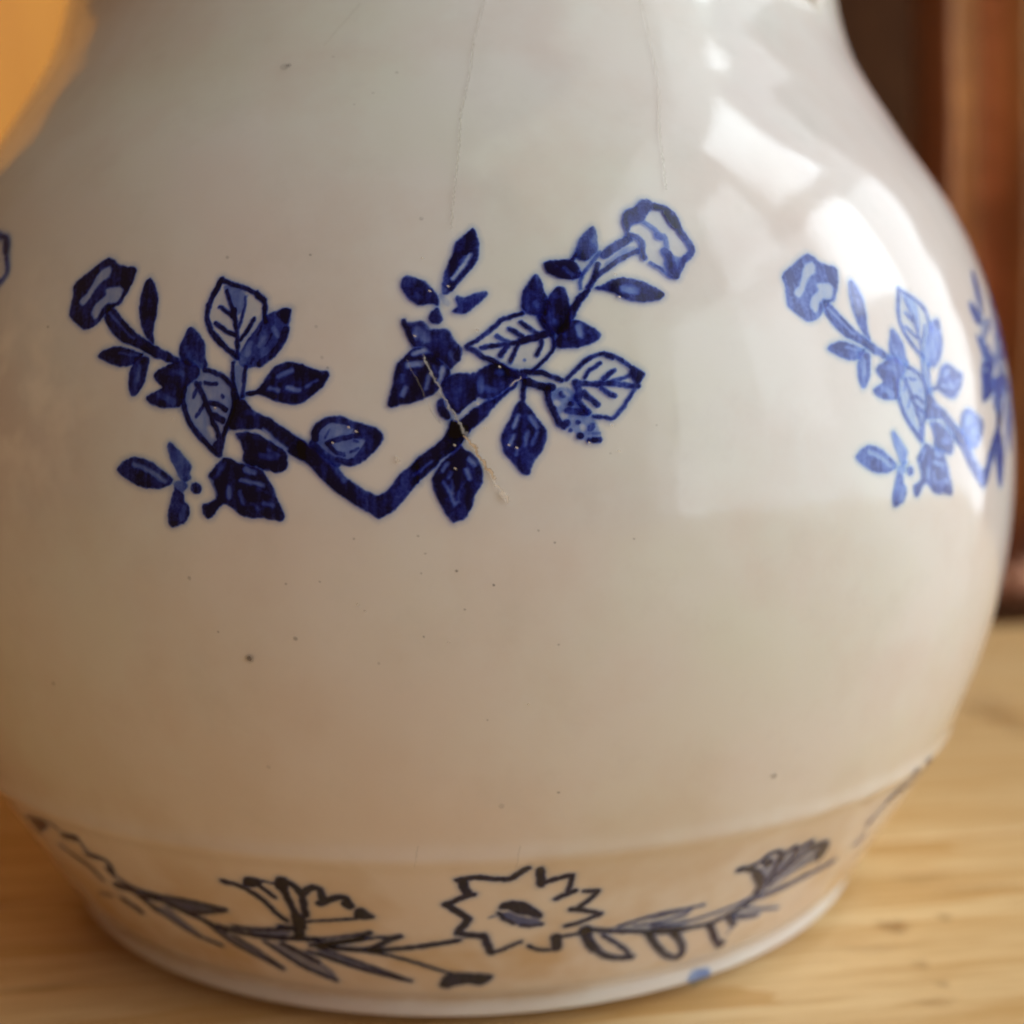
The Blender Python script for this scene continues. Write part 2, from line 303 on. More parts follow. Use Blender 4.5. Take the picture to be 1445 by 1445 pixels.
# ------------------------------------------------------------------ drawing data of the print: (angle, height) on the jug's own surface, x 1e4
SPRIG_DATA = """flower:f,0.97,0,-20169 10514 -20065 10471 -19989 10407 -19863 10375 -19760 10375 -19708 10337 -19716 10232 -19754 10129 -19819 10017 -19863 9938 -19931 9907 -19999 9875 -20118 9788 -20181 9710 -20265 9668 -20386 9650 -20474 9700 -20640 9814 -20672 9887 -20657 9969 -20650 10075 -20678 10184 -20629 10253 -20501 10328 -20363 10414 -20255 10484|g,0.72,0,-20135 10411 -20081 10348 -20108 10267 -20232 10204 -20318 10103 -20376 10012 -20441 9945 -20528 9973 -20522 10020 -20411 10096 -20356 10199 -20329 10281 -20241 10370|g,0.72,0,-20136 10116 -20051 10146 -19918 10150 -19852 10111 -19878 10020 -19924 9953 -20011 9945 -20100 9938 -20150 9883 -20192 9780 -20244 9771 -20311 9844 -20294 9913 -20217 9991 -20105 10044;
stem:f,0.93,0,-20063 9902 -19942 9884 -19855 9799 -19707 9667 -19570 9570 -19424 9486 -19326 9438 -19188 9377 -19053 9306 -18974 9271 -19021 9205 -19152 9242 -19313 9291 -19453 9363 -19624 9436 -19798 9488 -19958 9608 -20099 9764|e,0.45,34,-20023 9842 -19888 9732 -19694 9564 -19620 9527;
leaf:f,0.93,0,-19497 10237 -19439 10182 -19372 10075 -19336 9970 -19332 9845 -19347 9698 -19361 9585 -19339 9506 -19326 9438 -19396 9474 -19457 9544 -19524 9648 -19575 9775 -19596 9914 -19585 10063 -19556 10177;
leaf:f,0.86,0,-20137 9340 -20062 9395 -19935 9430 -19807 9437 -19676 9404 -19548 9366 -19451 9340 -19514 9286 -19577 9220 -19713 9196 -19855 9211 -20004 9267 -20112 9310|e,0.35,28,-19813 9363 -19544 9321;
leaf:f,0.8,0,-19584 9311 -19476 9319 -19366 9293 -19391 9182 -19409 9059 -19451 8970 -19513 8882 -19586 8839 -19630 8907 -19658 9020 -19645 9132 -19605 9232|e,0.3,45,-19506 9196 -19522 9039;
leaf:f,0.93,0,-18844 9641 -18762 9565 -18666 9451 -18653 9352 -18641 9252 -18611 9163 -18684 9154 -18847 9169 -18950 9216 -18995 9317 -18990 9417 -18935 9527 -18904 9604|e,0.3,67,-18899 9392 -18867 9302|e,0.4,66,-18787 9212 -18698 9176;
leaf:f,0.12,0,-18522 10151 -18379 10094 -18227 10049 -18076 9976 -17976 9906 -17952 9828 -17957 9729 -18048 9588 -18201 9373 -18255 9264 -18443 9412 -18560 9526 -18636 9628 -18665 9741 -18657 9852 -18614 9974 -18561 10062|f,0.38,0,-18504 10105 -18225 10027 -18182 9947 -18205 9792 -18341 9685 -18465 9979|s,0.92,69,-18522 10157 -18561 10062 -18614 9974 -18657 9852 -18665 9741 -18636 9628 -18560 9526 -18443 9412 -18317 9310 -18255 9264|s,0.92,60,-18522 10151 -18379 10094 -18227 10049 -18076 9976 -17976 9906 -17952 9828 -17957 9729 -17935 9651|s,0.97,77,-18076 9976 -17975 9895|s,0.85,55,-18255 9264 -18262 9396 -18269 9506 -18303 9662 -18335 9763 -18383 9898 -18445 10024|s,0.85,50,-18333 9740 -18448 9800 -18513 9841|s,0.88,55,-18281 9507 -18392 9554 -18546 9658|s,0.7,44,-18262 9594 -18205 9792 -18200 9947|s,0.85,49,-18230 9461 -18142 9569 -18079 9699|s,0.95,94,-18337 9785 -18334 9751;
leaf:f,0.68,0,-17962 9718 -17871 9759 -17746 9805 -17654 9803 -17634 9752 -17651 9643 -17680 9534 -17727 9416 -17791 9308 -17891 9212 -18005 9160 -18121 9141 -18215 9165 -18267 9265 -18201 9373 -18136 9481 -18048 9588|f,1,0,-17848 9758 -17735 9805 -17648 9797 -17639 9742 -17678 9600 -17762 9668 -17822 9714|s,0.93,98,-17699 9557 -17749 9405 -17837 9298 -17983 9193|s,0.95,49,-17990 9597 -18021 9510|s,0.9,44,-17858 9517 -17921 9387|s,0.9,55,-18088 9195 -18067 9260|e,0.4,66,-18109 9414 -18139 9305|e,0.4,54,-17838 9582 -17776 9482|e,0.3,44,-17949 9476 -18014 9390;
stem:f,0.35,0,-18299 9178 -18181 9175 -18181 8827 -18240 8828|s,0.93,49,-18300 9200 -18306 9069 -18278 8937 -18228 8806|s,0.93,55,-18156 9153 -18164 9044 -18172 8935 -18181 8827;
leaf:f,0.94,0,-18154 8871 -17988 8907 -17909 9036 -17802 9164 -17640 9213 -17477 9170 -17342 9103 -17169 9087 -17207 8972 -17338 8845 -17497 8731 -17658 8733 -17848 8788 -17959 8855 -18125 8831|e,0.5,57,-17758 9046 -17610 9108|e,0.55,47,-17865 8918 -17755 8890|e,0.6,57,-17647 8914 -17525 8886|e,0.45,36,-17446 8924 -17313 8999;
leaf:f,0.3,0,-18754 9098 -18657 9128 -18485 9092 -18362 9012 -18300 8913 -18273 8782 -18294 8652 -18351 8522 -18397 8413 -18456 8173 -18624 8327 -18735 8438 -18822 8549 -18888 8704 -18910 8814 -18897 8946|s,0.93,68,-18897 8946 -18910 8814 -18888 8704 -18822 8549 -18735 8438 -18624 8327 -18516 8228 -18462 8184|s,0.93,60,-18658 9139 -18485 9092 -18362 9012 -18300 8913 -18273 8782 -18294 8652 -18351 8522 -18397 8413 -18420 8304 -18444 8184|s,0.95,68,-18749 8987 -18671 8876 -18619 8765 -18568 8655 -18518 8523 -18457 8414 -18444 8315|s,0.9,55,-18639 8985 -18505 8972|s,0.85,57,-18631 8766 -18690 8679 -18737 8614|s,0.85,53,-18700 8986 -18746 8899 -18780 8834|s,0.93,66,-18571 8765 -18450 8741 -18377 8685|s,0.93,77,-18543 8633 -18411 8566|s,0.8,55,-18422 8839 -18414 8826|f,0.85,0,-18564 8305 -18421 8392 -18444 8173|e,0.5,60,-18565 8480 -18528 8403;
leaf:f,0.9,0,-19316 9089 -19229 9165 -19052 9227 -18939 9257 -18812 9243 -18708 9163 -18705 9097 -18775 9010 -18884 8946 -18904 8814 -18939 8715 -19065 8717 -19219 8719 -19339 8766 -19408 8834 -19331 8888 -19228 8920 -19177 8952 -19286 9032|e,0.28,89,-19199 8863 -19029 8783|e,0.22,67,-19083 9116 -18930 9102;
stem:f,0.96,0,-18290 8806 -18138 8793 -18102 8727 -17996 8639 -17859 8594 -17745 8517 -17633 8440 -17521 8364 -17433 8309 -17434 8105 -17545 8149 -17633 8192 -17678 8236 -17790 8312 -17903 8422 -17972 8465 -18133 8467 -18261 8458 -18344 8469 -18322 8611 -18276 8697|e,0.72,46,-17926 8465 -17801 8345 -17667 8247|e,0.3,65,-18101 8662 -18043 8640;
leaf:f,0.94,0,-18273 8425 -18133 8445 -17972 8411 -17858 8335 -17678 8236 -17645 8128 -17657 8031 -17747 7977 -17860 7999 -17928 8021 -17996 8043 -18133 8076 -18179 8131 -18156 8218 -18191 8316|e,0.35,76,-17949 8173 -17791 8150|e,0.35,33,-17881 8238 -17745 8183;
leaf:f,0.96,0,-18390 8164 -18284 8131 -18180 8076 -18064 8065 -17950 8021 -17883 7924 -17817 7826 -17775 7695 -17721 7587 -17690 7511 -17725 7445 -17815 7456 -17939 7488 -18076 7476 -18191 7509 -18294 7585 -18398 7650 -18471 7584 -18546 7484 -18606 7466 -18670 7538 -18668 7626 -18576 7649 -18491 7716 -18548 7847 -18594 7946 -18533 8023 -18449 8110|e,0.62,115,-18571 7869 -18532 7737|e,0.6,76,-18134 8022 -18042 7989|e,0.6,54,-18193 7902 -18067 7880 -17930 7848|e,0.5,66,-18335 7815 -18337 7716|e,0.5,60,-18207 7771 -18175 7651|e,0.3,33,-17988 7804 -17909 7772|e,0.45,54,-17934 7652 -17833 7619|e,0.35,38,-18071 7652 -17993 7575|e,0.3,49,-18378 8088 -18499 7935;
leaf:f,0.96,0,-19794 8020 -19704 8110 -19581 8161 -19434 8155 -19289 8100 -19186 8033 -19084 7956 -19009 7901 -19061 7845 -19151 7811 -19293 7799 -19450 7819 -19610 7886 -19732 7952|e,0.55,56,-19540 8077 -19394 8033 -19238 7955 -19136 7889;
leaf:f,0.66,0,-19109 8299 -19059 8338 -18983 8277 -18895 8188 -18808 8100 -18778 8045 -18809 7990 -18785 7924 -18848 7868 -18934 7901 -18983 7989 -19033 8089 -19083 8200|s,0.75,55,-18821 8067 -18821 8023;
leaf:f,0.97,0,-19010 7845 -18936 7779 -18887 7746 -18890 7669 -18830 7603 -18820 7536 -18873 7435 -18975 7378 -19064 7365 -19113 7420 -19094 7555 -19065 7678 -19024 7778|f,0.55,0,-19022 7889 -18884 7901 -18824 7846 -18887 7757 -18962 7757 -19023 7823|e,0.35,67,-18892 7591 -18921 7468;
bud:s,0.97,132,-18741 7813 -18736 7811;
leaf:f,0.45,0,-17335 8362 -17334 8448 -17258 8522 -17148 8569 -17018 8551 -16910 8496 -16802 8474 -16695 8440 -16610 8386 -16632 8322 -16718 8227 -16794 8142 -16891 8089 -16999 8080 -17107 8124 -17368 8298|s,0.97,86,-17335 8351 -17334 8448 -17258 8522 -17148 8564 -17018 8546 -16910 8496 -16802 8468 -16695 8430 -16626 8381 -16642 8322 -16718 8237 -16794 8153 -16891 8100 -16999 8090 -17085 8123|s,0.98,140,-16845 8442 -16760 8388 -16696 8344|s,0.98,113,-16717 8344 -16794 8206 -16870 8121|s,0.92,73,-16760 8377 -16910 8379 -17019 8358 -17149 8328 -17204 8296|s,0.8,41,-17181 8446 -17225 8361|s,0.92,62,-17182 8274 -17106 8199 -17020 8176|s,0.85,48,-16944 8208 -16868 8239|s,0.85,48,-16911 8325 -16868 8314|s,0.7,86,-17368 8298 -17205 8167 -17086 8081|e,0.3,43,-17258 8275 -17215 8210;
stem:f,0.98,0,-17545 8353 -17412 8309 -17259 8168 -17108 8059 -17001 7930 -16874 7832 -16746 7766 -16661 7723 -16554 7775 -16478 7871 -16402 7977 -16295 8051 -16198 8135 -16202 7868 -16256 7815 -16343 7709 -16473 7559 -16581 7496 -16656 7464 -16730 7519 -16857 7595 -17005 7693 -17155 7802 -17305 7953 -17446 8105 -17546 8138|e,0.35,59,-17401 8298 -17259 8179 -17151 8081 -17024 7887|e,0.4,38,-16265 7938 -16200 7991;
stem:f,0.98,0,-16245 8112 -16181 8165 -16020 8269 -15924 8364 -15869 8470 -15847 8555 -15763 8479 -15678 8489 -15637 8424 -15701 8361 -15745 8265 -15852 8181 -15959 8119 -16035 8024 -16153 7918 -16249 7834|e,0.45,41,-16248 7941 -16172 8015 -16055 8099;
stem:f,0.94,0,-15865 8544 -15759 8521 -15672 8616 -15564 8711 -15489 8753 -15392 8762 -15251 8857 -15125 8953 -15126 8899 -15252 8804 -15373 8687 -15471 8560 -15579 8476 -15676 8392 -15751 8339 -15889 8341|e,0.8,56,-15769 8564 -15661 8659 -15499 8753;
leaf:f,0.98,0,-15766 8287 -15704 8211 -15620 8167 -15568 8102 -15527 8016 -15518 7920 -15541 7813 -15606 7717 -15618 7642 -15673 7535 -15727 7450 -15801 7429 -15844 7414 -15896 7463 -15947 7561 -16009 7680 -16059 7799 -16074 7896 -16025 7991 -15960 8076 -15874 8160 -15820 8256|e,0.4,64,-15788 8245 -15852 8181|e,0.6,54,-15897 8065 -15951 7990|e,0.6,54,-15663 8115 -15601 8049|e,0.6,54,-15697 7997 -15656 7900|e,0.5,43,-15856 7968 -15888 7915|e,0.55,43,-15942 7862 -15860 7721 -15830 7613 -15787 7645|e,0.5,38,-15847 7882 -15849 7753|e,0.4,32,-15775 7763 -15787 7688|e,0.3,32,-15720 7869 -15753 7805;
leaf:f,0.94,0,-15081 8762 -15002 8680 -14911 8531 -14832 8450 -14808 8342 -14866 8181 -14976 8049 -15005 7928 -15086 7930 -15190 8053 -15294 8188 -15319 8296 -15289 8429 -15206 8562 -15150 8695|s,0.95,54,-15073 8735 -15059 8855 -15048 8963|e,0.65,46,-15120 8574 -15169 8454|e,0.65,46,-15179 8361 -15207 8267|e,0.6,59,-14992 8559 -14919 8451|e,0.5,48,-15022 8399 -15052 8265|e,0.45,49,-14915 8397 -14972 8264|e,0.5,40,-15134 8199 -15148 8159;
leaf:f,0.85,0,-15966 8930 -15879 9014 -15782 9056 -15665 9044 -15590 9032 -15547 9075 -15481 9117 -15383 9159 -15276 9137 -15213 9082 -15121 9071 -15125 8953 -15251 8857 -15371 8773 -15467 8753 -15563 8786 -15606 8733 -15714 8659 -15768 8585 -15842 8640 -15883 8726 -15935 8801|e,0.3,86,-15517 8967 -15540 8860|e,0.3,86,-15321 9062 -15300 9051|e,0.3,64,-15497 8881 -15369 8859|e,0.22,54,-15798 8757 -15778 8671|e,0.22,32,-15690 8809 -15713 8702|s,0.97,64,-15601 9022 -15582 8882 -15606 8776|s,0.95,54,-15783 9024 -15665 9023;
leaf:f,0.95,0,-16000 8759 -16012 8652 -15949 8556 -15875 8533 -15853 8586 -15905 8694 -15946 8780;
leaf:f,0.95,0,-16360 9224 -16295 9299 -16241 9330 -16155 9351 -16027 9252 -15857 9089 -15847 9035 -15923 8951 -15988 8866 -16031 8824 -16138 8772 -16266 8731 -16405 8711 -16502 8675 -16544 8702 -16522 8787 -16479 8936 -16457 9086 -16425 9172|e,0.72,59,-16252 9266 -16155 9297 -16069 9296|e,0.68,75,-16306 9148 -16167 9157|e,0.75,64,-15932 9101 -15943 9015 -15976 8951|e,0.6,54,-16082 9028 -16116 8889|e,0.35,43,-16371 9031 -16382 8957|e,0.6,64,-16340 8892 -16372 8817|e,0.3,43,-16242 9062 -16237 9051|e,0.4,43,-16028 9123 -16017 9080;
leaf:f,0.86,0,-16366 9629 -16263 9612 -16165 9632 -16089 9588 -16068 9522 -15981 9521 -15873 9531 -15830 9466 -15799 9368 -15725 9303 -15737 9227 -15792 9142 -15846 9078 -15920 9165 -16027 9231 -16133 9350 -16252 9330 -16284 9406 -16339 9515|e,0.35,113,-16208 9513 -16111 9436|e,0.3,86,-16263 9455 -16252 9447|e,0.35,65,-16089 9555 -16084 9544|e,0.38,54,-15854 9272 -15813 9196|s,0.98,65,-16361 9624 -16306 9493 -16241 9363|s,0.95,91,-16025 9489 -15895 9499 -15832 9368 -15763 9292 -15780 9217;
bud:f,0.97,0,-16053 9741 -15988 9784 -15944 9707 -15923 9631 -15967 9582 -16054 9594 -16092 9654;
leaf:f,0.96,0,-16400 10031 -16385 10108 -16329 10141 -16240 10106 -16130 10071 -16052 9993 -15987 9904 -15954 9827 -15977 9778 -16042 9817 -16119 9802 -16195 9797 -16283 9853 -16360 9931|e,0.28,65,-16217 9907 -16206 9896;
leaf:f,0.93,0,-15580 10674 -15541 10639 -15515 10537 -15501 10435 -15515 10322 -15574 10222 -15653 10144 -15732 10056 -15811 9957 -15888 9903 -15943 9926 -15931 10047 -15897 10180 -15851 10291 -15806 10380 -15787 10493 -15713 10560 -15632 10617|e,0.8,57,-15615 10356 -15685 10245 -15809 10090|e,0.3,33,-15660 10379 -15729 10279|e,0.4,65,-15926 9970 -15915 9959|s,0.98,120,-15714 10481 -15682 10402|s,0.22,76,-15943 9904 -15878 9815;
leaf:f,0.9,0,-15437 9949 -15421 9911 -15472 9856 -15550 9791 -15628 9726 -15705 9694 -15792 9705 -15835 9728 -15758 9782 -15790 9858 -15767 9908 -15691 9880 -15614 9912 -15525 9939;
leaf:f,0.1,0,-15676 9339 -15457 9472 -15268 9639 -15046 9698 -14849 9654 -14724 9468 -14721 9283 -14892 9111 -15219 9081 -15485 9213|s,0.93,52,-15676 9339 -15567 9397 -15457 9472 -15357 9558 -15268 9639 -15157 9666 -15046 9698|s,0.93,62,-15676 9333 -15580 9289 -15485 9213 -15389 9180 -15282 9114 -15219 9081|s,0.88,43,-14724 9468 -14695 9381 -14721 9283 -14802 9197 -14892 9111 -14959 9068|s,0.93,74,-14849 9654 -14798 9556 -14724 9468|s,0.93,56,-15515 9321 -15385 9341 -15232 9362 -15079 9383 -14946 9436 -14812 9479 -14746 9490|s,0.97,87,-15068 9393 -14947 9425 -14791 9468|s,0.9,52,-15338 9449 -15210 9383|s,0.92,56,-15195 9524 -15055 9448|s,0.92,56,-15061 9600 -14943 9512 -14857 9458|s,0.92,63,-15211 9362 -15301 9233|s,0.9,54,-15102 9361 -15195 9167|s,0.9,50,-14849 9403 -14840 9338 -14899 9241|s,0.5,37,-15045 9182 -15040 9180;
leaf:f,0.94,0,-14851 10146 -14816 10079 -14793 9979 -14749 9868 -14732 9758 -14770 9670 -14881 9670 -14991 9681 -15055 9747 -15050 9857 -15023 9967 -14952 10056 -14891 10134|e,0.3,65,-14891 9813 -14887 9791|e,0.25,49,-14924 9945 -14914 9923;
leaf:f,0.91,0,-14616 10013 -14549 9991 -14520 9914 -14504 9814 -14493 9726 -14505 9616 -14578 9506 -14669 9452 -14776 9550 -14860 9648 -14790 9725 -14749 9868 -14699 9946|e,0.25,82,-14668 9902 -14658 9891|e,0.28,60,-14673 9604 -14663 9594;
stem:f,0.96,0,-14692 9452 -14570 9648 -14495 9781 -14394 9925 -14323 9959 -14228 10005 -14282 9893 -14381 9792 -14433 9693 -14507 9572 -14591 9462|f,0.3,0,-14087 10266 -13777 10478 -13654 10482 -13663 10412 -14045 10221|s,0.6,50,-14368 9981 -14358 10105 -14256 10218 -14151 10345 -14097 10403|s,0.86,64,-14276 9982 -14171 10129 -14047 10199 -13919 10292 -13765 10375 -13637 10424|s,0.82,106,-14053 10369 -13950 10440 -13821 10512 -13730 10561|s,0.9,66,-14135 10265 -14198 10084;
leaf:f,0.78,0,-14154 10713 -14119 10656 -14111 10563 -14109 10460 -14146 10390 -14248 10309 -14342 10296 -14409 10330 -14389 10432 -14332 10548 -14252 10641|e,0.4,44,-14151 10574 -14169 10516|s,0.95,100,-14261 10549 -14280 10343;
leaf:f,0.95,0,-14775 10281 -14689 10293 -14561 10311 -14434 10307 -14380 10262 -14341 10172 -14358 10105 -14429 10081 -14543 10081 -14655 10113 -14743 10158 -14779 10225|e,0.45,55,-14534 10215 -14449 10126|e,0.22,33,-14630 10237 -14619 10231|s,0.85,44,-14434 10307 -14382 10375;
leaf:f,0.88,0,-14217 9990 -14098 10025 -13999 10083 -13878 10113 -13736 10098 -13595 10067 -13480 10012 -13354 9935 -13385 9878 -13523 9842 -13668 9834 -13809 9849 -13944 9915 -14069 9958 -14184 9963|e,0.55,94,-13855 9983 -13702 9963|e,0.15,33,-13826 10040 -13648 10020;
leaf:f,0.86,0,-14687 9316 -14694 9403 -14612 9501 -14505 9621 -14425 9633 -14315 9578 -14217 9523 -14152 9463 -14202 9391 -14306 9348 -14443 9315 -14566 9305|e,0.6,82,-14419 9545 -14401 9468|e,0.25,44,-14297 9501 -14292 9490|e,0.25,54,-14580 9468 -14569 9457;
stem:s,0.95,59,-15068 9059 -14960 9047 -14851 9046 -14743 9002 -14635 8958|s,0.97,86,-15039 8951 -14942 8918 -14834 8884 -14747 8883|s,0.75,108,-15198 9049 -15070 9005;
leaf:f,0.1,0,-14577 8971 -14357 9175 -14116 9251 -13905 9152 -13704 9020 -13818 8835 -13976 8618 -14082 8521 -14293 8557 -14464 8753|s,0.9,52,-14577 8971 -14474 9067 -14357 9175 -14230 9240 -14116 9251 -14016 9218 -13905 9152 -13828 9086 -13704 9020|s,0.86,50,-13704 9020 -13768 8922 -13818 8835 -13880 8748 -13976 8618 -14082 8521 -14193 8555 -14293 8557|f,0.9,0,-13863 9087 -13802 9130 -13669 9020 -13781 8878 -13846 8966|e,0.6,44,-13871 8939 -13824 8939|s,0.92,68,-14435 8926 -14324 8915 -14212 8914 -14099 8924 -13986 8912 -13850 8889 -13769 8889|s,0.78,46,-14099 8935 -13937 8977 -13820 9021|s,0.85,46,-14377 8980 -14318 9066 -14190 9142|s,0.85,57,-14165 8968 -14036 9065|s,0.93,61,-14192 8870 -14105 8804 -14038 8782|s,0.97,78,-14395 8818 -14320 8752 -14244 8686|s,0.95,92,-14479 8927 -14439 8818 -14464 8753|s,0.95,71,-14464 8753 -14401 8644 -14347 8601|s,0.92,66,-14106 9235 -14051 9207;
leaf:f,0.36,0,-14768 8843 -14590 8906 -14473 8797 -14444 8688 -14315 8557 -14219 8426 -14212 8284 -14368 8276 -14476 8343 -14605 8431 -14690 8519 -14741 8648|s,0.95,78,-14789 8864 -14793 8735 -14731 8627 -14680 8486 -14627 8453|s,0.8,70,-14649 8809 -14627 8787|s,0.85,70,-14548 8700 -14537 8695|s,0.82,92,-14578 8625 -14358 8601|s,0.97,92,-14593 8490 -14587 8485|s,0.85,60,-14472 8494 -14467 8492|s,0.85,49,-14557 8409 -14554 8407|s,1,87,-14452 8348 -14448 8347|s,1,67,-14345 8298 -14234 8301|s,0.75,76,-14307 8459 -14342 8417|s,0.55,49,-14343 8373 -14232 8372|e,0.7,65,-14701 8713 -14690 8702|e,0.7,70,-14629 8572 -14612 8566|e,0.7,65,-14413 8450 -14408 8428|e,0.5,54,-14593 8819 -14572 8798;
flower:f,0.1,0,-13722 10615 -13502 10763 -13338 10983 -13119 10896 -12908 10466 -13193 10121 -13495 10286 -13561 10342|f,0.86,0,-13761 10872 -13692 10922 -13599 10949 -13506 11048 -13404 11047 -13335 10995 -13372 10934 -13463 10847 -13502 10763 -13603 10759 -13685 10710 -13722 10615 -13766 10661 -13784 10754|s,0.86,82,-13340 10971 -13201 10947 -13121 10884 -13073 10791 -13053 10685 -12980 10581 -12922 10466 -12973 10394 -13075 10321 -13128 10226 -13190 10144|s,0.93,120,-13174 10882 -13099 10754|s,0.7,47,-13495 10286 -13378 10231 -13267 10131 -13192 10133|s,0.86,113,-13287 10430 -13214 10328 -13220 10201|f,0.55,0,-13282 10465 -13156 10376 -13044 10357 -13168 10122 -13288 10165 -13338 10255|s,0.6,66,-13502 10763 -13410 10707 -13333 10627 -13260 10606 -13262 10513 -13251 10420|s,0.72,107,-13348 10615 -13324 10604|s,0.88,69,-13722 10615 -13626 10595 -13561 10527 -13577 10410 -13561 10342"""
